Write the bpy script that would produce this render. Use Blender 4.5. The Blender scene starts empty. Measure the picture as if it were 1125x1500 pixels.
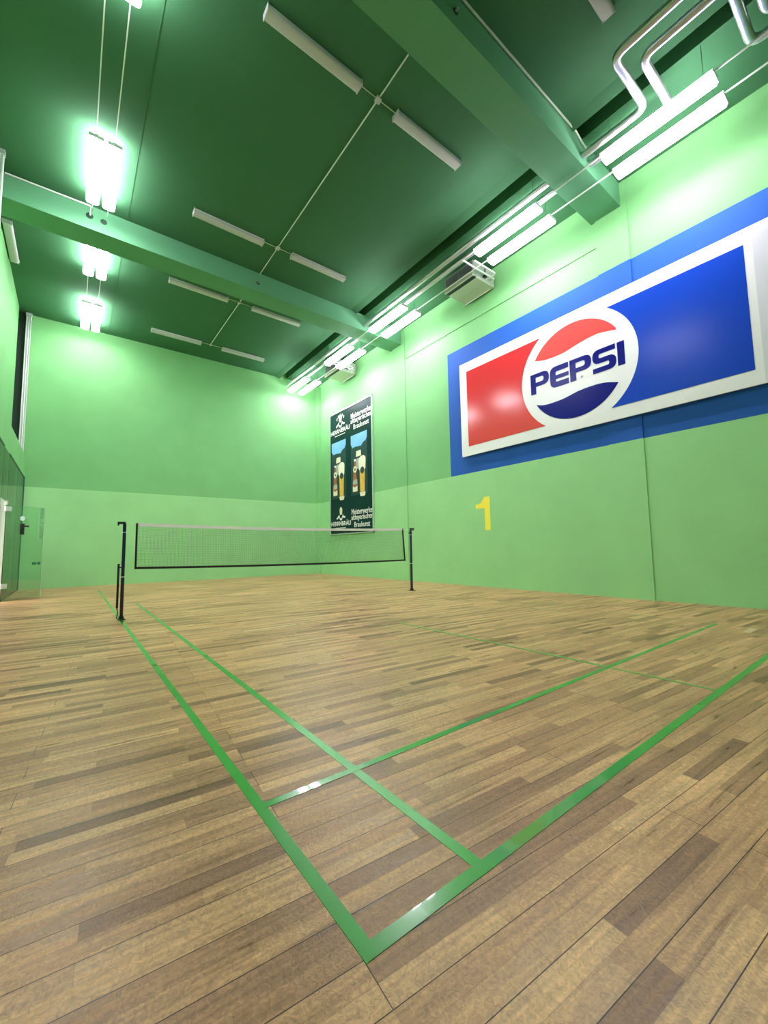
import bpy, bmesh, math, random
from mathutils import Vector, Matrix
random.seed(7)
C = bpy.context.scene.collection
SC = bpy.context.scene
# ------------------------------------------------------------------ camera, world, exposure
YAW, PITCH, ROLL, FPX = .6508, .0881, -.0164, 601.07
fw = Vector((math.sin(YAW)*math.cos(PITCH), math.cos(YAW)*math.cos(PITCH), math.sin(PITCH)))
rt = Vector((math.cos(YAW), -math.sin(YAW), 0)); up = rt.cross(fw)
r2 = rt*math.cos(ROLL) + up*math.sin(ROLL); u2 = -rt*math.sin(ROLL) + up*math.cos(ROLL)
cd = bpy.data.cameras.new('camera'); cam = bpy.data.objects.new('camera', cd); C.objects.link(cam)
cd.sensor_fit = 'HORIZONTAL'; cd.sensor_width = 36; cd.lens = FPX/1125*36; cd.clip_start = .02; cd.clip_end = 200
M = Matrix.Identity(4)
for i in range(3):
    M[i][0] = r2[i]; M[i][1] = u2[i]; M[i][2] = -fw[i]
M.translation = Vector((-.6367, -.9523, 1.0469)); cam.matrix_world = M
SC.camera = cam
w = bpy.data.worlds.new('world'); SC.world = w; w.use_nodes = True
w.node_tree.nodes['Background'].inputs[0].default_value = (.9, .95, 1, 1)
w.node_tree.nodes['Background'].inputs[1].default_value = .15
SC.view_settings.view_transform = 'Standard'; SC.view_settings.look = 'None'
SC.view_settings.gamma = 1; SC.view_settings.use_curve_mapping = False
SC.view_settings.exposure = 0.74
LAMP = 31.0                      # emission strength of the batten diffusers
# ------------------------------------------------------------------ materials
def mat(name, col, rough=.6, metal=0, emit=None, es=0, coat=0, spec=.5, noise=0, nscale=3, bump=0, bscale=60):
    m = bpy.data.materials.new(name); m.use_nodes = True; nt = m.node_tree
    b = nt.nodes['Principled BSDF']
    b.inputs['Base Color'].default_value = (*col, 1); b.inputs['Roughness'].default_value = rough
    b.inputs['Metallic'].default_value = metal; b.inputs['Coat Weight'].default_value = coat
    b.inputs['Specular IOR Level'].default_value = spec
    if emit: b.inputs['Emission Color'].default_value = (*emit, 1); b.inputs['Emission Strength'].default_value = es
    tc = nt.nodes.new('ShaderNodeTexCoord')
    if noise:
        n = nt.nodes.new('ShaderNodeTexNoise'); n.inputs['Scale'].default_value = nscale; n.inputs['Detail'].default_value = 6
        nt.links.new(tc.outputs['Object'], n.inputs['Vector'])
        mr = nt.nodes.new('ShaderNodeMapRange'); mr.inputs[3].default_value = 1-noise; mr.inputs[4].default_value = 1+noise
        nt.links.new(n.outputs['Fac'], mr.inputs[0])
        mx = nt.nodes.new('ShaderNodeVectorMath'); mx.operation = 'SCALE'; mx.inputs[0].default_value = col
        nt.links.new(mr.outputs[0], mx.inputs['Scale']); nt.links.new(mx.outputs[0], b.inputs['Base Color'])
    if bump:
        n = nt.nodes.new('ShaderNodeTexNoise'); n.inputs['Scale'].default_value = bscale; n.inputs['Detail'].default_value = 3
        nt.links.new(tc.outputs['Object'], n.inputs['Vector'])
        bp = nt.nodes.new('ShaderNodeBump'); bp.inputs['Strength'].default_value = bump; bp.inputs['Distance'].default_value = .01
        nt.links.new(n.outputs['Fac'], bp.inputs['Height']); nt.links.new(bp.outputs[0], b.inputs['Normal'])
    return m
UPPER = (.195, .49, .19); LOWER = (.32, .66, .29)
def wall_mat(name, blue=False):
    m = mat(name, UPPER, .7, spec=.3, noise=.0, bump=.15, bscale=25); nt = m.node_tree; N = nt.nodes; L = nt.links
    b = N['Principled BSDF']; tc = N.new('ShaderNodeTexCoord'); sp = N.new('ShaderNodeSeparateXYZ')
    L.new(tc.outputs['Object'], sp.inputs[0])
    def gt(out, v, op='GREATER_THAN'):
        q = N.new('ShaderNodeMath'); q.operation = op; L.new(out, q.inputs[0]); q.inputs[1].default_value = v; return q.outputs[0]
    def mix(f, a, c):
        x = N.new('ShaderNodeMix'); x.data_type = 'RGBA'; L.new(f, x.inputs[0])
        for s, v in ((6, a), (7, c)):
            if isinstance(v, tuple): x.inputs[s].default_value = (*v, 1)
            else: L.new(v, x.inputs[s])
        return x.outputs[2]
    def mul(a, c):
        q = N.new('ShaderNodeMath'); q.operation = 'MULTIPLY'; L.new(a, q.inputs[0]); L.new(c, q.inputs[1]); return q.outputs[0]
    col = mix(gt(sp.outputs[2], 3.07), LOWER, UPPER)
    if blue:
        f = mul(gt(sp.outputs[2], 3.07), gt(sp.outputs[2], 6.72, 'LESS_THAN'))
        f = mul(f, gt(sp.outputs[1], 7.20, 'LESS_THAN')); f = mul(f, gt(sp.outputs[1], -.6))
        col = mix(f, col, (.013, .105, .47))
    n = N.new('ShaderNodeTexNoise'); n.inputs['Scale'].default_value = 1.3; n.inputs['Detail'].default_value = 8
    L.new(tc.outputs['Object'], n.inputs['Vector'])
    mr = N.new('ShaderNodeMapRange'); mr.inputs[3].default_value = .9; mr.inputs[4].default_value = 1.1; L.new(n.outputs['Fac'], mr.inputs[0])
    sc = N.new('ShaderNodeVectorMath'); sc.operation = 'SCALE'; L.new(col, sc.inputs[0]); L.new(mr.outputs[0], sc.inputs['Scale'])
    L.new(sc.outputs[0], b.inputs['Base Color'])
    return m
def floor_mat():
    m = mat('parquet', (.4, .25, .13), .34, spec=.38); nt = m.node_tree; N = nt.nodes; L = nt.links; b = N['Principled BSDF']
    tc = N.new('ShaderNodeTexCoord'); mp = N.new('ShaderNodeMapping'); mp.inputs['Rotation'].default_value = (0, 0, math.radians(4.5))
    L.new(tc.outputs['Object'], mp.inputs[0])
    def brick(w, h, mort, off=.37, sq=1.0, fr=3):
        k = N.new('ShaderNodeTexBrick'); L.new(mp.outputs[0], k.inputs['Vector'])
        k.inputs['Color1'].default_value = (0, 0, 0, 1); k.inputs['Color2'].default_value = (1, 1, 1, 1); k.inputs['Mortar'].default_value = (.5, .5, .5, 1)
        k.inputs['Scale'].default_value = 1; k.inputs['Mortar Size'].default_value = mort; k.inputs['Mortar Smooth'].default_value = .2
        k.inputs['Brick Width'].default_value = w; k.inputs['Row Height'].default_value = h; k.offset = off; k.offset_frequency = fr
        k.squash = sq; k.squash_frequency = 3
        return k
    strip = brick(.62, .0675, .0005, .37, 1.35, 2); board = brick(2.2, .135, .0015, .41, 1, 2)
    ramp = N.new('ShaderNodeValToRGB'); e = ramp.color_ramp.elements
    e[0].position = 0; e[0].color = (.20, .095, .047, 1); e[1].position = 1; e[1].color = (.68, .405, .19, 1)
    for p, c in ((.08, (.35, .185, .088, 1)), (.45, (.52, .285, .13, 1)), (.88, (.62, .36, .165, 1))):
        q = e.new(p); q.color = c
    L.new(strip.outputs['Color'], ramp.inputs[0])
    # grain stretched along the boards
    mg = N.new('ShaderNodeMapping'); mg.inputs['Scale'].default_value = (1.4, 26, 1); L.new(mp.outputs[0], mg.inputs[0])
    g = N.new('ShaderNodeTexNoise'); g.inputs['Scale'].default_value = 1.6; g.inputs['Detail'].default_value = 7; g.inputs['Distortion'].default_value = .8
    L.new(mg.outputs[0], g.inputs['Vector'])
    g2 = N.new('ShaderNodeTexNoise'); g2.inputs['Scale'].default_value = 55; g2.inputs['Detail'].default_value = 5; g2.inputs['Distortion'].default_value = 1.5
    L.new(mp.outputs[0], g2.inputs['Vector'])
    big = N.new('ShaderNodeTexNoise'); big.inputs['Scale'].default_value = .9; big.inputs['Detail'].default_value = 4; L.new(mp.outputs[0], big.inputs['Vector'])
    def rng(o, lo, hi, a=0.3, c=.7):
        r = N.new('ShaderNodeMapRange'); r.inputs[1].default_value = a; r.inputs[2].default_value = c; r.inputs[3].default_value = lo; r.inputs[4].default_value = hi
        L.new(o, r.inputs[0]); return r.outputs[0]
    def mm(a, c):
        q = N.new('ShaderNodeMath'); q.operation = 'MULTIPLY'; L.new(a, q.inputs[0]); L.new(c, q.inputs[1]); return q.outputs[0]
    f = mm(mm(rng(g.outputs['Fac'], .70, 1.25), rng(g2.outputs['Fac'], .74, 1.22)), rng(big.outputs['Fac'], .82, 1.12))
    gap = rng(board.outputs['Fac'], 1, .10, 0, 1); gs = rng(strip.outputs['Fac'], 1, .6, 0, 1)
    f = mm(mm(f, gap), gs)
    sc = N.new('ShaderNodeVectorMath'); sc.operation = 'SCALE'; L.new(ramp.outputs[0], sc.inputs[0]); L.new(f, sc.inputs['Scale'])
    L.new(sc.outputs[0], b.inputs['Base Color'])
    L.new(rng(g.outputs['Fac'], .26, .46), b.inputs['Roughness'])
    bp = N.new('ShaderNodeBump'); bp.inputs['Strength'].default_value = .6; bp.inputs['Distance'].default_value = .004
    hs = N.new('ShaderNodeMath'); hs.operation = 'MULTIPLY_ADD'; L.new(g2.outputs['Fac'], hs.inputs[0]); hs.inputs[1].default_value = .5; L.new(gap, hs.inputs[2])
    L.new(hs.outputs[0], bp.inputs['Height']); L.new(bp.outputs[0], b.inputs['Normal'])
    return m
def glass_mat(name, tint=(.86, .95, .90)):
    m = bpy.data.materials.new(name); m.use_nodes = True; nt = m.node_tree; N = nt.nodes; L = nt.links; N.clear()
    o = N.new('ShaderNodeOutputMaterial'); mx = N.new('ShaderNodeMixShader'); t = N.new('ShaderNodeBsdfTransparent'); g = N.new('ShaderNodeBsdfGlossy')
    fr = N.new('ShaderNodeFresnel'); fr.inputs[0].default_value = 1.5; t.inputs[0].default_value = (*tint, 1); g.inputs['Roughness'].default_value = .02
    L.new(fr.outputs[0], mx.inputs[0]); L.new(t.outputs[0], mx.inputs[1]); L.new(g.outputs[0], mx.inputs[2]); L.new(mx.outputs[0], o.inputs[0]); return m
M_wall = wall_mat('green wall paint'); M_wallr = wall_mat('green and blue wall paint', True)
M_ceil = mat('ceiling paint', (.050, .165, .074), .8, spec=.2, noise=.06, nscale=1.5, bump=.1, bscale=30)
M_beam = mat('beam paint', (.12, .34, .18), .7, spec=.3, noise=.06, nscale=2)
M_floor = floor_mat()
M_tape = mat('green floor tape', (.035, .34, .035), .22, coat=.5)
M_tapeworn = mat('worn green floor tape', (.13, .36, .07), .35)
M_tapefaint = mat('faded yellow line', (.40, .36, .15), .4)
M_pale = mat('pale replacement board', (.62, .47, .28), .35, noise=.15, nscale=8)
M_white = mat('white enamel', (.78, .80, .78), .4)
M_diff = mat('lit diffuser', (.9, .9, .9), .3, emit=(.97, .90, 1), es=LAMP)
M_off = mat('unlit opal diffuser', (.52, .52, .52), .4, noise=.08, nscale=30)
M_pipe = mat('galvanised pipe jacket', (.62, .62, .66), .32, .85)
M_alu = mat('aluminium', (.72, .75, .75), .35, .7)
M_wire = mat('dark hanger wire', (.03, .06, .04), .5)
M_cable = mat('pale cable', (.55, .66, .5), .5)
M_navy = mat('navy enamel', (.008, .012, .045), .3, coat=.4)
M_black = mat('black plastic', (.008, .008, .01), .45)
M_net = mat('black netting', (.02, .03, .025), .8)
M_band = mat('white net tape', (.95, .95, .95), .6)
M_signw = mat('sign white', (.86, .87, .88), .25); M_signw2 = mat('sign grey white', (.72, .72, .80), .2, coat=.3)
M_red = mat('sign red', (.70, .04, .045), .16, spec=.5); M_redl = mat('logo red', (.92, .09, .085), .15, coat=.4)
M_blue = mat('sign blue', (.010, .062, .52), .22, spec=.15); M_navyl = mat('logo dark blue', (.004, .006, .20), .22, spec=.15)
M_dotg = mat('grey dot', (.4, .4, .42), .4)
M_yel = mat('yellow paint', (1.0, .86, .07), .5)
M_post = mat('poster dark green', (.006, .035, .032), .35, spec=.10)
M_sky = mat('poster sky', (.22, .5, .85), .3, noise=.2, nscale=2); M_hill = mat('poster forest', (.012, .045, .05), .4)
M_foam = mat('poster foam', (.86, .84, .66), .4); M_beer = mat('poster beer', (.78, .47, .08), .3, noise=.25, nscale=6)
M_brown = mat('poster bottle brown', (.38, .13, .05), .3); M_grey = mat('poster pewter', (.42, .44, .40), .35); M_cream = mat('poster cream', (.82, .78, .55), .4)
M_txt = mat('poster white lettering', (.88, .90, .86), .4)
M_heat = mat('heater casing', (.52, .54, .50), .35, .35); M_heatp = mat('heater panel', (.60, .60, .50), .4, .2); M_grille = mat('heater grille', (.22, .24, .24), .4, .5)
M_glass = glass_mat('court glass'); M_edge = mat('glass edge', (.03, .16, .10), .2)
M_hall = mat('gallery plaster', (.7, .74, .68), .7); M_hallf = mat('gallery floor', (.45, .36, .24), .4)
M_dark = mat('dark shade and fitting tone', (.02, .05, .03), .8)  # near-black green: shade painted into recess and bore holes, also fitting plates
# ------------------------------------------------------------------ helpers
def link(name, bm, m, parent=None, smooth=False):
    me = bpy.data.meshes.new(name); bmesh.ops.recalc_face_normals(bm, faces=bm.faces); bm.to_mesh(me); bm.free(); me.materials.append(m)
    if smooth:
        for p in me.polygons: p.use_smooth = True
        try: me.set_sharp_from_angle(angle=math.radians(40))
        except Exception: pass
    o = bpy.data.objects.new(name, me); C.objects.link(o)
    if parent: o.parent = parent
    return o
def box(bm, x0, x1, y0, y1, z0, z1, bev=0):
    r = bmesh.ops.create_cube(bm, size=1)
    for v in r['verts']: v.co = Vector(((x0+x1)/2+v.co.x*(x1-x0), (y0+y1)/2+v.co.y*(y1-y0), (z0+z1)/2+v.co.z*(z1-z0)))
    if bev:
        es = list({e for v in r['verts'] for e in v.link_edges})
        bmesh.ops.bevel(bm, geom=es, offset=bev, segments=2, affect='EDGES', profile=.5)
    return bm
def B(*a, **k): return box(bmesh.new(), *a, **k)
def fillet(pts, rad, seg=6):
    P = [Vector(p) for p in pts]; out = [P[0]]
    for i in range(1, len(P)-1):
        a = (P[i-1]-P[i]); c = (P[i+1]-P[i]); r = min(rad, a.length*.49, c.length*.49)
        a = P[i]+a.normalized()*r; c = P[i]+c.normalized()*r
        for k in range(seg+1):
            t = k/seg; out.append(a*(1-t)**2+P[i]*2*t*(1-t)+c*t*t)
    out.append(P[-1]); return out
def tube(bm, pts, rad, n=12, fr=0):
    P = fillet(pts, fr) if fr else [Vector(p) for p in pts]
    d = (P[1]-P[0]).normalized(); s = d.cross(Vector((0, 0, 1)));
    if s.length < .1: s = d.cross(Vector((1, 0, 0)))
    s.normalize(); rings = []
    for i, p in enumerate(P):
        d = (P[min(i+1, len(P)-1)]-P[max(i-1, 0)]).normalized()
        s = (s-d*s.dot(d)).normalized(); t = d.cross(s)
        rings.append([bm.verts.new(p+(s*math.cos(q)+t*math.sin(q))*rad) for q in [2*math.pi*k/n for k in range(n)]])
    for a, c in zip(rings, rings[1:]):
        for k in range(n): bm.faces.new((a[k], a[(k+1) % n], c[(k+1) % n], c[k]))
    bm.faces.new(rings[0]); bm.faces.new(rings[-1]); return bm
def T(pts, rad, n=12, fr=0): return tube(bmesh.new(), pts, rad, n, fr)
def setp(o, label, cat, group=None, kind=None):
    if label: o['label'] = label
    if cat: o['category'] = cat
    if group: o['group'] = group
    if kind: o['kind'] = kind
    return o
def struct(name, bm, m, parent=None):
    o = link(name, bm, m, parent)
    if not parent: o['kind'] = 'structure'
    return o
def thing(name, label, cat, loc=(0, 0, 0), group=None, rz=0):
    o = bpy.data.objects.new(name, None); C.objects.link(o); o.location = loc; o.rotation_euler = (0, 0, rz); o.empty_display_size = .1
    return setp(o, label, cat, group)
def dup(root, loc, label=None, group=None):
    def cp(o, par):
        c = o.copy(); C.objects.link(c); c.parent = par
        for ch in list(o.children): cp(ch, c)
        return c
    r = cp(root, None); r.location = loc
    if label: r['label'] = label
    if group: r['group'] = group
    return r
WM = Matrix(((0, 0, -1, 0), (-1, 0, 0, 0), (0, 1, 0, 0), (0, 0, 0, 1)))   # drawing plane on the right wall: x runs to smaller y, y runs up
def rp(pts, seg=6):
    n = len(pts); out = []
    for i in range(n):
        p = Vector(pts[i][:2]); r = pts[i][2] if len(pts[i]) > 2 else 0
        if not r: out.append(p); continue
        a = Vector(pts[i-1][:2])-p; c = Vector(pts[(i+1) % n][:2])-p; r = min(r, a.length*.5, c.length*.5)
        a = p+a.normalized()*r; c = p+c.normalized()*r
        for k in range(seg+1):
            t = k/seg; out.append(a*(1-t)**2+p*2*t*(1-t)+c*t*t)
    return out
def from_curve(cu):
    t = bpy.data.objects.new('tmp', cu); C.objects.link(t)
    me = bpy.data.meshes.new_from_object(t.evaluated_get(bpy.context.evaluated_depsgraph_get()))
    bpy.data.objects.remove(t); return me
def flat(name, loops, m, parent, off, ext=.0015):
    """filled outline drawn on the wall plane, off = distance in front of the parent's origin"""
    cu = bpy.data.curves.new(name, 'CURVE'); cu.dimensions = '2D'; cu.fill_mode = 'BOTH'; cu.extrude = ext
    for lp in loops:
        s = cu.splines.new('POLY'); s.points.add(len(lp)-1)
        for q, p in zip(s.points, lp): q.co = (p[0], p[1], 0, 1)
        s.use_cyclic_u = True
    me = from_curve(cu); me.transform(WM @ Matrix.Translation((0, 0, off))); me.materials.clear(); me.materials.append(m); me.name = name
    o = bpy.data.objects.new(name, me); C.objects.link(o); o.parent = parent; return o
def text(name, s, x0, z0, wid, hei, m, parent, off, bold=.02, shear=0, space=1.0):
    cu = bpy.data.curves.new(name, 'FONT'); cu.body = s; cu.size = 1; cu.offset = bold; cu.extrude = .002; cu.shear = shear; cu.space_character = space
    me = from_curve(cu); xs = [v.co.x for v in me.vertices]; ys = [v.co.y for v in me.vertices]
    sx = wid/(max(xs)-min(xs)); sy = hei/(max(ys)-min(ys))
    me.transform(WM @ Matrix.Translation((x0, z0, off)) @ Matrix.Diagonal((sx, sy, 1, 1)) @ Matrix.Translation((-min(xs), -min(ys), 0)))
    me.materials.clear(); me.materials.append(m); me.name = name
    o = bpy.data.objects.new(name, me); C.objects.link(o); o.parent = parent; return o
def arc(cx, cy, r, a0, a1, n=40):
    return [(cx+r*math.cos(math.radians(a0+(a1-a0)*k/n)), cy+r*math.sin(math.radians(a0+(a1-a0)*k/n))) for k in range(n+1)]
# ------------------------------------------------------------------ room shell
XR, YB, YF, H, XL = 8.03, 15.28, -5.6, 8.44, -1.85
struct('floor', B(-5.2, XR+.15, YF-.15, YB+.15, -.15, 0), M_floor)
struct('wall_back', B(-5.2, XR+.15, YB, YB+.15, 0, 9.0), M_wall)
struct('wall_front', B(-5.2, XR+.15, YF-.15, YF, 0, 9.0), M_wall)
bm = B(XR, XR+.15, YF, YB, 0, 9.0); struct('wall_right', bm, M_wallr)
for i, (y0, y1) in enumerate(((2.16, 2.79), (9.13, 9.78), (-4.8, -4.2))):
    struct('trim_%d' % (i+1), B(XR-.025, XR, y0, y1, 0, 8.43), M_wallr)
struct('trim_4', B(XR-.11, XR, 14.98, YB, 0, 8.3), M_wallr)
# ceiling: main slab, splayed edge, long groove above the pipes, lower soffit at the right wall
bm = bmesh.new()
prof = [(-2.7, H), (5.98, H), (6.19, 8.385), (6.19, 8.8), (6.50, 8.8), (6.50, 8.44), (XR, 8.44), (XR, 9.0), (-2.7, 9.0)]
va = [bm.verts.new((x, YF, z)) for x, z in prof]; vb = [bm.verts.new((x, YB, z)) for x, z in prof]
bm.faces.new(va); bm.faces.new(list(reversed(vb)))
for k in range(len(prof)): bm.faces.new((va[k], va[(k+1) % len(prof)], vb[(k+1) % len(prof)], vb[k]))
struct('ceiling', bm, M_ceil)
# upper left wall, set back behind a parapet; recess at its far end, its shade painted by dark panels
struct('wall_left', B(-2.35, -2.17, YF, 14.92, 3.9, H), M_wall)
struct('wall_recess', B(-2.75, -2.6, 14.0, YB, 3.9, H), M_dark)
struct('trim_12', B(-2.6, -2.03, 15.262, YB, 4.0, H), M_dark)  # dark sheet added over the back wall as painted recess shade
struct('trim_5', B(-2.6, XL, YF, YB, 3.35, 4.0), M_wall)
# gallery behind the glass
struct('wall_gallery', B(-5.2, -5.05, YF, YB, 0, 3.35), M_hall)
struct('wall_gallery_end', B(-5.05, -1.9, 15.2, YB, 0, 3.35), M_hall)
for k, xx in enumerate((-2.02, -2.35)): struct('trim_%d' % (13+k), B(xx-.03, xx+.03, 15.12, 15.2, 0, 3.35), M_white)
struct('ceiling_gallery', B(-5.2, -2.6, YF, YB, 3.35, 3.5), M_hall)
struct('floor_gallery', B(-5.05, -1.90, YF, YB, 0, .004), M_hallf)
# cross beams
struct('trim_6', B(-2.17, XR, 9.27, 9.88, 7.92, H), M_beam)
struct('trim_7', B(-2.17, XR, 2.27, 2.87, 7.92, H), M_beam)
struct('trim_8', B(-2.17, XR, -4.73, -4.13, 7.92, H), M_beam)
# vertical joint line beside the ceiling seam above the left lamps
struct('trim_9', B(.055, .075, -4.1, 2.27, 8.432, H), M_ceil)
struct('trim_10', B(.055, .075, 2.87, 9.27, 8.432, H), M_ceil)
struct('trim_11', B(.055, .075, 9.88, YB, 8.432, H), M_ceil)
# ------------------------------------------------------------------ glass front on the left
def pane(n, y0, y1, z0, z1):
    p = struct('window_%d' % n, B(XL-.006, XL+.006, y0, y1, z0, z1), M_glass); return p
w1 = pane(1, 11.62, 15.24, .02, 3.33)
fr = bmesh.new(); box(fr, XL-.02, XL+.02, 15.24, YB, 0, 3.35); box(fr, XL-.02, XL+.02, 11.58, YB, 3.32, 3.35); box(fr, XL-.02, XL+.02, 11.62, YB, 0, .02)
struct('window_frame', fr, M_edge, w1)
struct('window_joint', B(XL-.008, XL+.008, 13.42, 13.44, .02, 3.33), M_edge, w1)
w2 = pane(2, 10.62, 11.60, 2.24, 3.33); struct('patch_fitting', B(XL-.03, XL+.03, 11.44, 11.60, 2.16, 2.26), M_alu, w2)
w3 = pane(3, 4.0, 10.60, .02, 3.33); struct('window_frame', B(XL-.02, XL+.02, 4.0, 10.6, 3.32, 3.35), M_edge, w3)
w4 = pane(4, -5.5, 3.98, .02, 3.33); struct('window_frame', B(XL-.02, XL+.02, -5.5, 3.98, 3.32, 3.35), M_edge, w4)
# glass door leaf standing open into the court
dl = thing('door_1', None, None, (XL+.01, 11.56, 0)); dl['kind'] = 'structure'
L_ = .88; dl.rotation_euler = (0, 0, math.atan2(.60, .64))
link('door_pane', B(.03, L_, -.005, .005, .015, 2.17), M_glass, dl)
link('door_edge', B(L_-.004, L_+.003, -.006, .006, .015, 2.17), mat('bright glass edge', (.55, .85, .62), .2), dl)
bm = B(.34, .385, -.05, -.008, 1.50, 1.76, bev=.006); box(bm, .34, .47, -.075, -.045, 1.68, 1.72, bev=.006); box(bm, .35, .375, .008, .03, 1.52, 1.74)
link('door_handle', bm, M_black, dl)
link('door_lock', box(B(.66, .74, -.02, .02, .79, .85, bev=.005), .79, .83, -.02, .02, .79, .85, bev=.005), M_edge, dl)
bm = T([(.36, -.008, 1.88), (.36, -.005, 1.88)], .055, 20); link('door_disc', bm, mat('pale disc', (.62, .85, .82), .5), dl)  # small pale round disc on the door pane
for z0 in (.28, 2.02): link('hinge', B(-.03, .10, -.028, .028, z0, z0+.11, bev=.008), M_alu, dl)
# lamp strips added to brighten the gallery seen through the glass
for i, y in enumerate((-2, 1.5, 5, 8.5, 12, 14.4)):
    o = thing('gallery_fill_light', 'added strip light on the gallery ceiling, brightening it beyond the left glass front', 'ceiling light', (-3.8, y, 3.35), 'added gallery lights')
    link('housing', B(-.12, .12, -.6, .6, -.04, 0, bev=.006), M_white, o)
    link('diffuser', B(-.10, .10, -.58, .58, -.07, -.04, bev=.01), mat('gallery fill diffuser', (.9, .9, .9), .3, emit=(1, .98, .92), es=70), o)
# vertical white tracks on the left
def track(x, y, z0, z1, label):
    o = thing('wall_track', label, 'track', (x, y, z0))
    h = z1-z0
    link('channel', box(box(B(-.06, .06, .0, .05, 0, h, bev=.004), -.06, -.045, -.03, .01, 0, h), .045, .06, -.03, .01, 0, h), M_white, o)
    link('rod', T([(0, -.02, 0), (0, -.02, h)], .016), M_alu, o)
    link('top_bracket', B(-.075, .075, -.045, .06, h-.10, h, bev=.01), M_alu, o)
    return o
track(-1.955, 15.19, 4.0, 8.44, 'white vertical track in the far left corner above the parapet')
track(-1.965, 8.72, 4.0, 8.44, 'white vertical track rising to the ceiling at left picture edge')
# ------------------------------------------------------------------ court tape
tl = [0]
def tape(x0, x1, y0, y1, m, label, dx=0):
    tl[0] += 1; z = .0012+.00015*tl[0]
    bm = bmesh.new(); n = 24
    horiz = (x1-x0) > (y1-y0)
    rows = []
    for k in range(n+1):
        t = k/n
        if horiz: a, b_ = (x0+(x1-x0)*t, y0+dx*t), (x0+(x1-x0)*t, y1+dx*t)
        else: a, b_ = (x0+dx*t, y0+(y1-y0)*t), (x1+dx*t, y0+(y1-y0)*t)
        rows.append([bm.verts.new((*a, z)), bm.verts.new((*b_, z)), bm.verts.new((*a, 0)), bm.verts.new((*b_, 0))])
    for p, q in zip(rows, rows[1:]):
        bm.faces.new((p[0], p[1], q[1], q[0])); bm.faces.new((p[0], q[0], q[2], p[2])); bm.faces.new((p[1], p[3], q[3], q[1]))
    return setp(link('court_line', bm, m), label, 'court line', 'green court lines')
tape(0, .045, -.01, 13.2, M_tape, 'bright green tape line running from the near corner past the left net post')
tape(.455, .50, .0, 9.0, M_tape, 'green tape line just right of the outer left line, running toward the net')
tape(0, 6.08, -.012, .035, M_tape, 'widest-looking green tape line from the near corner to the right picture edge')
tape(.03, 6.08, .76, .80, M_tape, 'green tape line crossing the court just beyond the near baseline')
tape(3.055, 3.095, .80, 3.6, M_tapeworn, 'thin green centre line running from the long service line toward the net')
tape(3.05, 3.08, .03, .76, M_tapeworn, 'faded short end of the centre line between the two near cross lines')
tape(5.60, 5.625, .0, 6.0, M_tapefaint, 'faint worn line nearest the right wall but one')
tape(6.06, 6.085, -1.5, 5.0, M_tapefaint, 'faint worn line closest to the right wall')
setp(link('floor_board', B(5.66, 6.02, .36, .43, 0, .0012), M_pale), 'small pale replacement board in the floor near the right wall', 'floor board')
setp(link('floor_board', B(1.2, 1.92, 4.47, 4.53, 0, .0012), M_pale), 'long pale board in the floor this side of the net', 'floor board')
# ------------------------------------------------------------------ badminton net and posts
NY = 6.78
def post(x, label, side):
    o = thing('net_post', label, 'net post', (x, NY, 0))
    link('base', box(B(-.05, .05, -.10, .10, 0, .012, bev=.003), -.032, .032, -.032, .032, .012, .05), M_black, o)
    link('pole', B(-.023, .023, -.023, .023, .012, 1.50, bev=.004), M_navy, o, True)
    link('collar', B(-.025, .025, -.025, .025, .655, .67), M_alu, o)
    link('collar', B(-.025, .025, -.025, .025, 1.36, 1.372), M_alu, o)
    link('top_hook', box(B(min(0, side*.085)-.012, max(0, side*.085)+.012, -.026, .026, 1.50, 1.535, bev=.005), side*.085-.012, side*.085+.012, -.02, .02, 1.475, 1.52, bev=.004), M_black, o)
    if side < 0:
        bm = B(-.075, -.045, -.015, .015, .18, .87, bev=.003)
        tube(bm, [(-.06, 0, .18), (-.045, 0, .1), (-.065, 0, .02)], .008, 8); box(bm, -.045, -.02, -.008, .008, .80, .82)
        link('tension_bar', bm, M_black, o)
    else:
        link('cord_cleat', B(-.06, -.02, -.012, .012, 1.40, 1.43, bev=.004), M_black, o)
    return o
post(.03, 'dark blue net post on the left, with a tension bar beside it', -1)
post(6.07, 'dark blue net post on the right, in front of the right wall', 1)
net = thing('badminton_net', 'black badminton net with white top tape stretched between two dark posts', 'net', (3.05, NY, 0))
def top(x): t = (x-.19)/5.66; return 1.505-.035*4*t*(1-t)+.005*t
def bot(x): t = (x-.19)/5.72; return .795-.04*4*t*(1-t)*.6-.045*t
NX0, NX1 = .20, 5.87
def xa(t, v): return (NX0+.01*0)+(NX1-NX0)*t-(.07*v if t > .98 else 0)*1.0
bm = bmesh.new(); nx, nz = 280, 36; q = .0009
def pt(t, v):                      # v: 0 bottom .. 1 top
    x = NX0+(NX1-NX0-.06*v)*t; return Vector((x-3.05, math.sin(t*19)*.006*(1-v), bot(x)+(top(x)-bot(x))*v))
def strand(a, b_, r=q):
    d = (b_-a).normalized(); s = Vector((-d.z, 0, d.x))*r; y = Vector((0, r, 0))
    v = [bm.verts.new(p) for p in (a-s-y, a+s-y, b_+s-y, b_-s-y, a-s+y, a+s+y, b_+s+y, b_-s+y)]
    for f in ((0, 1, 2, 3), (4, 7, 6, 5), (0, 4, 5, 1), (3, 2, 6, 7)): bm.faces.new([v[i] for i in f])
for i in range(nx+1):
    for k in range(3): strand(pt(i/nx, k/3), pt(i/nx, (k+1)/3))
for k in range(nz+1):
    for i in range(0, nx, 10): strand(pt(i/nx, k/nz), pt((i+10)/nx, k/nz))
link('mesh', bm, M_net, net)
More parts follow.
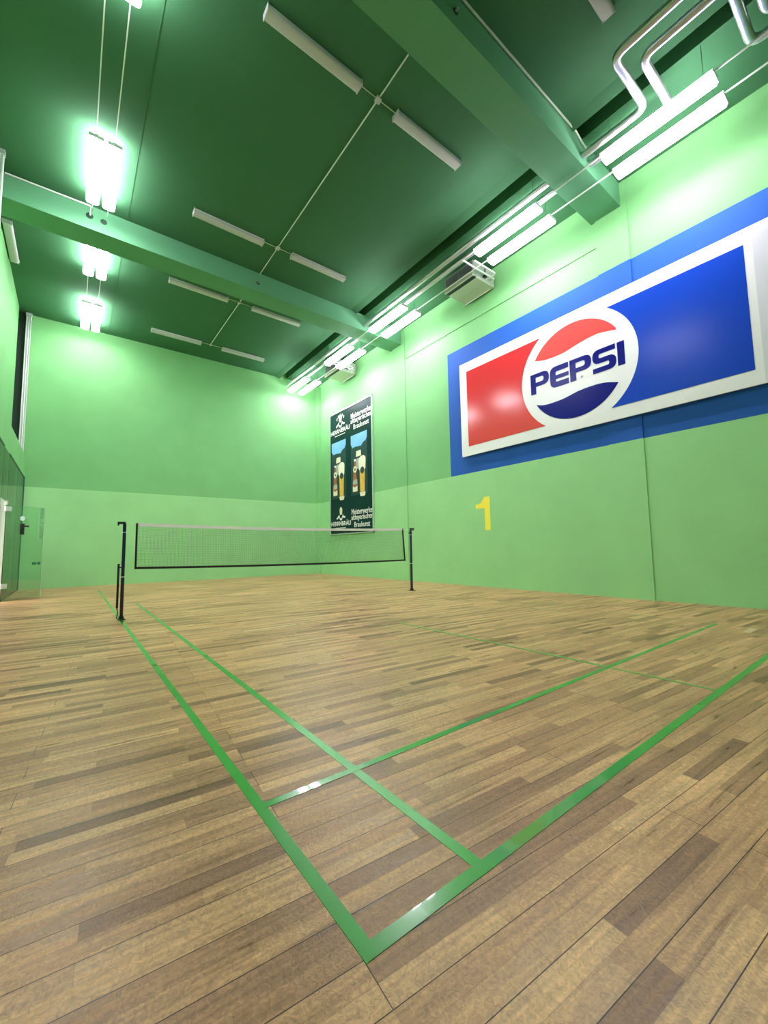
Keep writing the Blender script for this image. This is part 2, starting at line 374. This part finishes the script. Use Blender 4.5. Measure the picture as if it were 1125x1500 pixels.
def ribbon(f0, f1, z0, z1, m, nm, n=24, thick=.003):
    bm = bmesh.new(); rows = []
    for i in range(n+1):
        t = f0+(f1-f0)*i/n; a = pt(t, 1) if nm == 'top_tape' else pt(t, 0)
        rows.append([bm.verts.new(a+Vector((0, sy*thick, dz))) for sy, dz in ((-1, z0), (-1, z1), (1, z1), (1, z0))])
    for p, r in zip(rows, rows[1:]):
        for k in range(4): bm.faces.new((p[k], p[(k+1) % 4], r[(k+1) % 4], r[k]))
    bm.faces.new(rows[0]); bm.faces.new(rows[-1]); return link(nm, bm, m, net)
ribbon(.0, 1, -.035, .015, M_band, 'top_tape'); ribbon(0, 1, -.018, .018, M_black, 'bottom_tape')
for t in (0, 1):
    bm = bmesh.new(); a, b_ = pt(t, 0), pt(t, 1); strand(a-Vector((0, 0, .018)), b_+Vector((0, 0, .015)), .013); link('side_tape', bm, M_black, net)
link('cord', T([(.07-3.05, 0, 1.515), (NX0-3.05, 0, top(NX0))], .003, 6), M_band, net)
link('cord', T([(6.03-3.05, 0, 1.50), (5.81-3.05, 0, top(5.81))], .003, 6), M_band, net)
# ------------------------------------------------------------------ large sign on the right wall
sg = thing('soft_drink_sign', 'large red, white and blue PEPSI sign board mounted on the right wall', 'sign', (7.93, 6.66, 0))
link('board', B(0, .035, -7.2, 0, 3.53, 6.17, bev=.003), M_signw, sg)
link('board_extension', B(-.002, .0, -7.2, -6.30, 3.56, 6.14), M_signw2, sg)['label'] = 'greyer white end section of the board'
link('batten', box(B(.035, .10, -7.1, -.1, 3.75, 3.85), .035, .10, -7.1, -.1, 5.8, 5.9), M_alu, sg)
cu_, cz_, R1, R0 = 3.27, 4.855, 1.29, 1.06
def ang(du, dz): return math.degrees(math.atan2(dz, du))
zt, zb_ = 5.90, 3.785
a1 = math.degrees(math.asin((zt-cz_)/R1)); a2 = math.degrees(math.asin((zb_-cz_)/R1))
flat('red_field', [[(.25, zb_), (.25, zt)]+arc(cu_, cz_, R1, 180-a1, 180-a2)], M_red, sg, .003)
flat('blue_field', [[(6.19, zt), (6.19, zb_)]+arc(cu_, cz_, R1, a2, a1)], M_blue, sg, .003)
def spl(P, n=8):
    out = []
    P = [P[0]]+P+[P[-1]]
    for i in range(1, len(P)-2):
        p0, p1, p2, p3 = [Vector(p) for p in P[i-1:i+3]]
        for k in range(n):
            t = k/n; out.append(.5*((2*p1)+(p2-p0)*t+(2*p0-5*p1+4*p2-p3)*t*t+(3*p1-p0-3*p2+p3)*t**3))
    out.append(Vector(P[-1])); return [tuple(v) for v in out]
wr = spl([(2.355, 5.40), (2.64, 5.33), (3.04, 5.325), (3.42, 5.40), (3.77, 5.44), (3.99, 5.41), (4.185, 5.36)])
flat('logo_red_wave', [wr+arc(cu_, cz_, R0, ang(4.185-cu_, 5.36-cz_), ang(2.355-cu_, 5.40-cz_))[1:-1]], M_redl, sg, .003)
wb = spl([(2.345, 4.335), (2.58, 4.275), (2.98, 4.285), (3.36, 4.355), (3.71, 4.37), (3.93, 4.345), (4.16, 4.275)])
flat('logo_blue_wave', [wb+arc(cu_, cz_, R0, ang(4.16-cu_, 4.275-cz_), ang(2.345-cu_, 4.335-cz_)-0)[1:-1]], M_navyl, sg, .003)
def letter(outl, x, holes=()):
    f = lambda lp: [(p[0]+x, p[1]+4.60) for p in rp(lp)]
    flat('letter', [f(outl)]+[f(h) for h in holes], M_navyl, sg, .004)
Pl = [(0, 0), (.135, 0), (.135, .17), (.47, .17, .15), (.47, .485, .15), (0, .485)]; Ph = [(.135, .27), (.335, .27, .055), (.335, .39, .055), (.135, .39)]
letter(Pl, 2.22, [Ph]); letter([(0, 0, .15), (.44, 0), (.44, .125), (.14, .125, .04), (.14, .185), (.44, .185), (.44, .275), (.14, .275), (.14, .365, .04), (.44, .365), (.44, .485), (0, .485, .15)], 2.715)
letter(Pl, 3.185, [Ph]); letter([(.46, .49), (0, .49, .145), (0, .19, .145), (.33, .19, .035), (.33, .105, .035), (0, .105), (0, 0), (.47, 0, .145), (.47, .295, .145), (.13, .295, .035), (.13, .385, .035), (.46, .385)], 3.68)
letter([(0, 0), (.135, 0), (.135, .485), (0, .485)], 4.175)
flat('registered_mark', [arc(3.44, 4.64, .03, 0, 345, 16)], M_dotg, sg, .003)
# painted court number
nb = thing('painted_number', 'yellow painted number 1 on the right wall below the blue area', 'number', (XR, 6.33, 0))
flat('numeral', [[(p[0], p[1]+1.48) for p in rp([(.47, .88), (.47, 0), (.30, 0), (.30, .58), (0, .58, .03), (0, .70, .03), (.17, .71, .12), (.30, .88)])]], M_yel, nb, .002)
# ------------------------------------------------------------------ brewery banner
bn = thing('brewery_banner', 'tall dark green HERRNBRÄU beer poster in a pale frame on the right wall', 'poster', (7.99, 14.06, 0))
link('panel', B(-.0, .025, -3.03, 0, 1.66, 6.70), M_post, bn)
fb = bmesh.new()
for a in ((-.02, .03, -3.06, -3.02, 1.63, 6.73), (-.02, .03, -.01, .03, 1.63, 6.73), (-.02, .03, -3.06, .03, 6.69, 6.73), (-.02, .03, -3.06, .03, 1.63, 1.67)): box(fb, *a)
link('frame', fb, M_alu, bn)
for j, ux in enumerate((.0, 1.49)):
    x = ux+.11
    flat('picture', [[(x, 3.1), (x+1.11, 3.1), (x+1.11, 5.47), (x, 5.47)]], M_hill, bn, .003)
    flat('sky', [[(x, 5.47), (x, 5.12), (x+.12, 4.97), (x+.35, 4.99), (x+.7, 4.95), (x+.86, 5.07), (x+1.0, 5.10), (x+1.11, 5.22), (x+1.11, 5.47)]], M_sky, bn, .006)
    flat('lantern', [rp([(ux+.46, 4.58, .02), (ux+.82, 4.58, .02), (ux+.80, 4.80, .03), (ux+.50, 4.80, .03)])], M_cream, bn, .006)
    flat('jug', [rp([(ux+.48, 4.1, .08), (ux+.68, 4.1, .08), (ux+.68, 4.52, .1), (ux+.46, 4.5, .1)])], M_grey, bn, .006)
    g = flat('beer_glass', [rp([(ux+.75, 3.18), (ux+1.04, 3.18), (ux+1.06, 4.02), (ux+.72, 4.02)])], M_beer, bn, .009)
    flat('foam', [rp([(ux+.68, 4.02, .05), (ux+1.10, 4.02, .05), (ux+1.13, 4.50, .12), (ux+.90, 4.58, .12), (ux+.64, 4.48, .12)])], M_foam, bn, .012)
    flat('glass_badge', [arc(ux+.90, 4.0, .13, 0, 345, 20)], M_hill, bn, .015)
    flat('glass_foot', [rp([(ux+.76, 3.01, .06), (ux+1.07, 3.01, .06), (ux+1.10, 3.17, .04), (ux+.72, 3.17, .04)])], M_cream, bn, .012)
    flat('bottle', [rp([(ux+.24, 3.22, .03), (ux+.56, 3.22, .03), (ux+.57, 3.62, .1), (ux+.50, 3.78), (ux+.49, 4.10), (ux+.44, 4.35), (ux+.44, 4.46), (ux+.35, 4.46), (ux+.35, 4.35), (ux+.28, 4.10), (ux+.27, 3.78), (ux+.23, 3.62, .1)])], M_brown, bn, .009)
    flat('bottle_label', [rp([(ux+.24, 3.24, .02), (ux+.56, 3.24, .02), (ux+.56, 3.45), (ux+.40, 3.40), (ux+.24, 3.45)])], M_cream, bn, .012)
    flat('bottle_label', [rp([(ux+.25, 3.52, .02), (ux+.56, 3.52, .02), (ux+.52, 3.72, .05), (ux+.28, 3.68, .05)])], M_grey, bn, .012)
    flat('neck_label', [arc(ux+.40, 4.10, .125, 0, 345, 20), list(reversed(arc(ux+.40, 4.10, .06, 0, 345, 16)))], M_foam, bn, .012)
    flat('bottle_cap', [rp([(ux+.33, 4.42, .02), (ux+.47, 4.42, .02), (ux+.47, 4.50, .03), (ux+.33, 4.50, .03)])], M_txt, bn, .012)
for z in (0, -3.83):
    text('brand_lettering', 'HERRNBRÄU', .05, 5.81+z, 1.50, .22, M_txt, bn, .007, .012)
    flat('underline', [[(.38, 5.71+z), (1.18, 5.71+z), (1.18, 5.735+z), (.38, 5.735+z)]], M_txt, bn, .007)
    text('slogan_lettering', 'Meisterwerke', 1.62, 6.16+z+(0 if z == 0 else .03), 1.37, .22, M_txt, bn, .007, .006)
    text('slogan_lettering', 'altbayerischer', 1.60, 5.90+z+(0 if z == 0 else .02), 1.42, .27, M_txt, bn, .007, .006)
    text('slogan_lettering', 'Braukunst', 1.80, 5.70+z, 1.05, .20, M_txt, bn, .007, .006)
    e0 = 6.03+z
    flat('emblem_figure', [rp([(.74, e0+.22, .04), (.90, e0+.22, .04), (.93, e0+.46, .08), (.82, e0+.56, .08), (.71, e0+.46, .08)])], M_cream if z else M_txt, bn, .007)
    flat('emblem_arms', [rp([(.48, e0+.10), (.60, e0+.16), (.68, e0+.24, .03), (.74, e0+.10, .04), (.82, e0+.06, .04), (.90, e0+.10, .04), (.96, e0+.24, .03), (1.04, e0+.16), (1.16, e0+.14),
        (1.14, e0+.08), (1.03, e0+.08), (.96, e0+.14, .03), (.90, e0+.02, .05), (.82, e0-.02, .05), (.74, e0+.02, .05), (.68, e0+.14, .03), (.58, e0+.06), (.50, e0+.04)])], M_txt, bn, .007)
    if z == 0:
        for k in range(5):
            a = math.radians(150-30*k); p = (.82+.30*math.cos(a), e0+.26+.26*math.sin(a))
            flat('emblem_leaf', [rp([(p[0]-.05, p[1]-.06, .03), (p[0]+.03, p[1]-.06, .03), (p[0]+.05, p[1]+.06, .03), (p[0]-.03, p[1]+.06, .03)])], M_grey, bn, .007)
# ------------------------------------------------------------------ luminaires
def lamp_mesh(L, W, Hh):
    """opal body: rounded trough section swept along y"""
    bm = bmesh.new();
    sec = [(W/2, 0)]+[(W/2*math.copysign(abs(math.cos(a))**.5, math.cos(a)), -Hh*(math.sin(a))**.6) for a in [math.pi*k/10 for k in range(1, 10)]]+[(-W/2, 0)]
    A = [bm.verts.new((x, -L/2, z)) for x, z in sec]; Bv = [bm.verts.new((x, L/2, z)) for x, z in sec]
    for k in range(len(sec)-1): bm.faces.new((A[k], A[k+1], Bv[k+1], Bv[k]))
    bm.faces.new((A[-1], A[0], Bv[0], Bv[-1])); bm.faces.new(A); bm.faces.new(list(reversed(Bv))); return bm
def lit_lamp(loc, label, group, W=.22, L=1.60, drop=.0, hc=8.44, wing=None):
    hw = .03 if wing is None else W/2-.035+wing
    o = thing('batten_lamp', label, 'lamp', loc, group)
    link('diffuser', lamp_mesh(L, W, .10), M_diff, o, True)
    link('housing', B(-hw, hw, -L/2-.01, L/2+.01, 0, .045, bev=.006), M_white, o)
    for s in (-1, 1):
        link('end_cap', B(-W/2, W/2, s*(L/2+.012)-.012, s*(L/2+.012)+.008, -.04, .02, bev=.006), M_white, o)
        link('hanger', T([(0, s*(L/2-.12), .04), (0, s*(L/2-.12), hc-loc[2])], .004, 6), M_wire, o)
    return o
proto = None
# left double row, just under the ceiling
LZ = 8.27
names = ['partly above the picture', 'in front of the far beam', 'just behind the far beam', 'closest to the back wall']
for i, yc in enumerate((3.95, 8.02, 10.75, 13.95)):
    for x, side in ((-.575, 'left tube'), (-.30, 'right tube')):
        lab = 'glowing lamp, left row, %s, %s' % (names[i], side)
        if proto is None: proto = lit_lamp((x, yc, LZ), lab, 'left row of hanging lamps')
        else: dup(proto, (x, yc, LZ), lab)
# right double row
RZ = 7.82; pr = None
names = ['largest, top right of the picture', 'between the two beams, beside the near heater', 'just in front of the far beam', 'beside the far heater', 'nearest the back wall']
for i, yc in enumerate((1.15, 3.98, 8.15, 10.95, 14.13)):
    for x, side in ((6.54, 'room side'), (7.03, 'wall side')):
        lab = 'glowing lamp, right row, %s, %s' % (names[i], side)
        if pr is None: pr = lit_lamp((x, yc, RZ), lab, 'right row of hanging lamps', W=.25, L=1.56, hc=8.44, wing=.0)
        else: dup(pr, (x, yc, RZ), lab)
def rail(x, z, y0, y1, r, name, label, m=M_white):
    return setp(link(name, T([(x, y0, z), (x, y1, z)], r, 8), m), label, 'rail')
rail(-.575, LZ+.055, 2.9, 9.26, .009, 'lighting_rail', 'thin rail carrying the left lamps, left of two, before the far beam')
rail(-.30, LZ+.055, 2.9, 9.26, .009, 'lighting_rail', 'thin rail carrying the left lamps, right of two, before the far beam')
rail(-.575, LZ+.055, 9.89, 14.8, .009, 'lighting_rail', 'thin rail carrying the left lamps, left of two, beyond the far beam')
rail(-.30, LZ+.055, 9.89, 14.8, .009, 'lighting_rail', 'thin rail carrying the left lamps, right of two, beyond the far beam')
rail(6.54, RZ+.065, -3, 14.9, .014, 'lighting_rail', 'white rail carrying the right lamps, room side of two')
rail(7.03, RZ+.065, -3, 14.9, .014, 'lighting_rail', 'white rail carrying the right lamps, wall side of two')
# unlit ceiling battens
def off_lamp(loc, label):
    o = thing('ceiling_batten', label, 'ceiling light', loc, 'unlit ceiling battens')
    link('housing', B(-.775, .775, -.075, .075, -.04, 0, bev=.006), M_white, o)
    bm = lamp_mesh(1.53, .18, .065); bmesh.ops.rotate(bm, verts=bm.verts, cent=(0, 0, 0), matrix=Matrix.Rotation(math.pi/2, 3, 'Z')); bmesh.ops.translate(bm, verts=bm.verts, vec=(0, 0, -.04))
    link('diffuser', bm, M_off, o, True)
    for s in (-1, 1): link('end_cap', B(s*.77-.008, s*.77+.008, -.092, .092, -.104, 0, bev=.006), M_off, o)
    return o
op = None
rows = ((3.93, 'nearest full row'), (8.09, 'row before the far beam'), (10.88, 'row just beyond the far beam'), (14.02, 'row closest to the back wall'), (1.13, 'row before the near beam'))
for y, rn in rows:
    for x, sd in ((1.96, 'left'), (4.24, 'right')):
        if rn.startswith('row before the near') and sd == 'left': continue
        lab = 'unlit white ceiling batten, %s one of the %s' % (sd, rn)
        if rn.startswith('row before the near'): lab = 'unlit white ceiling batten cut off by the top picture edge'
        op = off_lamp((x, y, H), lab) if op is None else dup(op, (x, y, H), lab)
for _ in (0,):
    o = thing('ceiling_batten', 'unlit ceiling batten at left picture edge, lying along the left wall', 'ceiling light', (-2.06, 11.55, H), None, math.pi/2)
    for ch in list(op.children):
        c = ch.copy(); C.objects.link(c); c.parent = o
# surface conduits on the ceiling
def cable(pts, r, label, m=M_cable, fr=0, name='conduit', cat='conduit'):
    return setp(link(name, T(pts, r, 8, fr), m), label, cat)
cb = cable([(3.10, 3.16, 8.43), (3.10, 9.27, 8.43)], .012, 'thin conduit on the ceiling between the near and far beams')
for y in (3.93, 8.09):
    link('junction_box', B(3.05, 3.15, y-.05, y+.05, 8.40, 8.44, bev=.006), M_off, cb)
    link('branch', T([(2.73, y, 8.43), (3.47, y, 8.43)], .009, 8), M_cable, cb)
cb = cable([(3.08, 9.88, 8.43), (3.05, 14.1, 8.43)], .012, 'thin conduit on the ceiling beyond the far beam')
for y in (10.88, 14.02):
    link('junction_box', B(3.03, 3.11, y-.04, y+.04, 8.405, 8.44, bev=.006), M_off, cb)
    link('branch', T([(2.73, y, 8.43), (3.47, y, 8.43)], .009, 8), M_cable, cb)
cable([(-1.95, 9.245, 8.40), (-.60, 9.245, 8.42), (-.60, 9.235, 8.20)], .016, 'white conduit along the far beam, dropping into a bore hole at left', M_white)
cable([(1.0, 2.245, 8.42), (6.25, 2.245, 8.42), (6.62, 2.245, 8.26)], .018, 'pale conduit along the top of the near beam')
def hole(x, y, z, r, label):
    setp(link('bore_hole', T([(x, y, z), (x, y-.004, z)], r, 24), M_dark), label, 'hole')  # flat disc on the beam face, the hole's shade put into its colour
hole(-.61, 9.27, 8.21, .065, 'round bore hole in the far beam with a conduit entering it')
hole(-.36, 9.27, 8.19, .06, 'empty round bore hole in the far beam, right of the conduit')
for y, x, lab in ((9.27, 3.05, 'small bolt fitting on the face of the far beam'), (2.27, 3.15, 'small bolt fitting on the face of the near beam')):
    o = thing('beam_fitting', lab, 'fitting', (x, y, 8.15)); link('plate', T([(0, 0, 0), (0, -.008, 0)], .045, 16), M_dark, o); link('bolt', T([(0, -.008, 0), (0, -.05, -.01)], .018, 10), M_alu, o)
# heating pipes with expansion loops
PR = .062
o = setp(link('heating_pipe', T([(6.48, 15.1, 8.09), (6.48, 1.23, 8.09), (5.34, 1.23, 8.09), (5.34, -.24, 8.09), (6.48, -.24, 8.09), (6.48, -5.5, 8.09)], PR, 16, .16), M_pipe, None, True), 'silver heating pipe above the right lamps, room side, making the wider loop', 'pipe')
o = setp(link('heating_pipe', T([(6.76, 15.1, 8.09), (6.76, .98, 8.09), (5.68, .98, 8.09), (5.68, -.02, 8.09), (6.76, -.02, 8.09), (6.76, -5.5, 8.09)], PR, 16, .16), M_pipe, None, True), 'silver heating pipe above the right lamps, wall side, making the tighter loop', 'pipe')
# heaters
def heater(y0, y1, label):
    o = thing('fan_heater', label, 'heater', (7.11, (y0+y1)/2, 7.85)); d = (y1-y0)/2; W = .86; h = .42
    link('casing', B(0.03, W, -d, d, .02, h, bev=.01), M_heat, o)
    link('bottom_panel', box(B(.16, .50, -d+.01, d-.01, -.004, .02), .505, W, -d+.01, d-.01, -.004, .02), M_heatp, o)
    link('outlet_slot', B(.05, .155, -d+.03, d-.03, -.002, .022), M_black, o)
    link('lip', B(0, .05, -d, d, 0, .09, bev=.01), M_heatp, o)
    bm = bmesh.new()
    for a, b_ in ((-d+.04, -.0), (.02, d-.04)):
        box(bm, .018, .034, a, b_, .12, h-.04)
    link('grille', bm, M_grille, o)
    link('valve', box(T([(.42, -d-.06, .12), (.42, -d-.06, .30)], .016, 8), .38, .47, -d-.08, -d, .08, .13, bev=.01), M_black, o)
    link('wall_bracket', box(B(W, .92, -d+.1, -d+.14, .05, .09), W, .92, d-.14, d-.1, .05, .09), M_alu, o)
    link('support_rod', T([(.80, -d+.1, -.03), (.80, d, -.03)], .012, 8), M_white, o)
    p = T([(-.52, d, .10), (-.52, -d-.12, .10), (.72, -d-.12, .10), (.72, -d+.05, .10)], .022, 10, .07)
    tube(p, [(-.24, -d-.28, .10), (.55, -d-.28, .10), (.55, -d+.05, .10)], .022, 10, .06)
    link('supply_pipe', p, M_white, o, True)
    return o
heater(5.39, 6.37, 'grey metal fan heater high on the right wall, nearer of the two')
heater(12.02, 12.98, 'grey metal fan heater high on the right wall, farther one behind the lamps')
cable([(XR-.015, 2.80, 7.35), (XR-.015, 9.10, 7.35)], .008, 'thin horizontal cable on the upper right wall between the beams', M_wall)
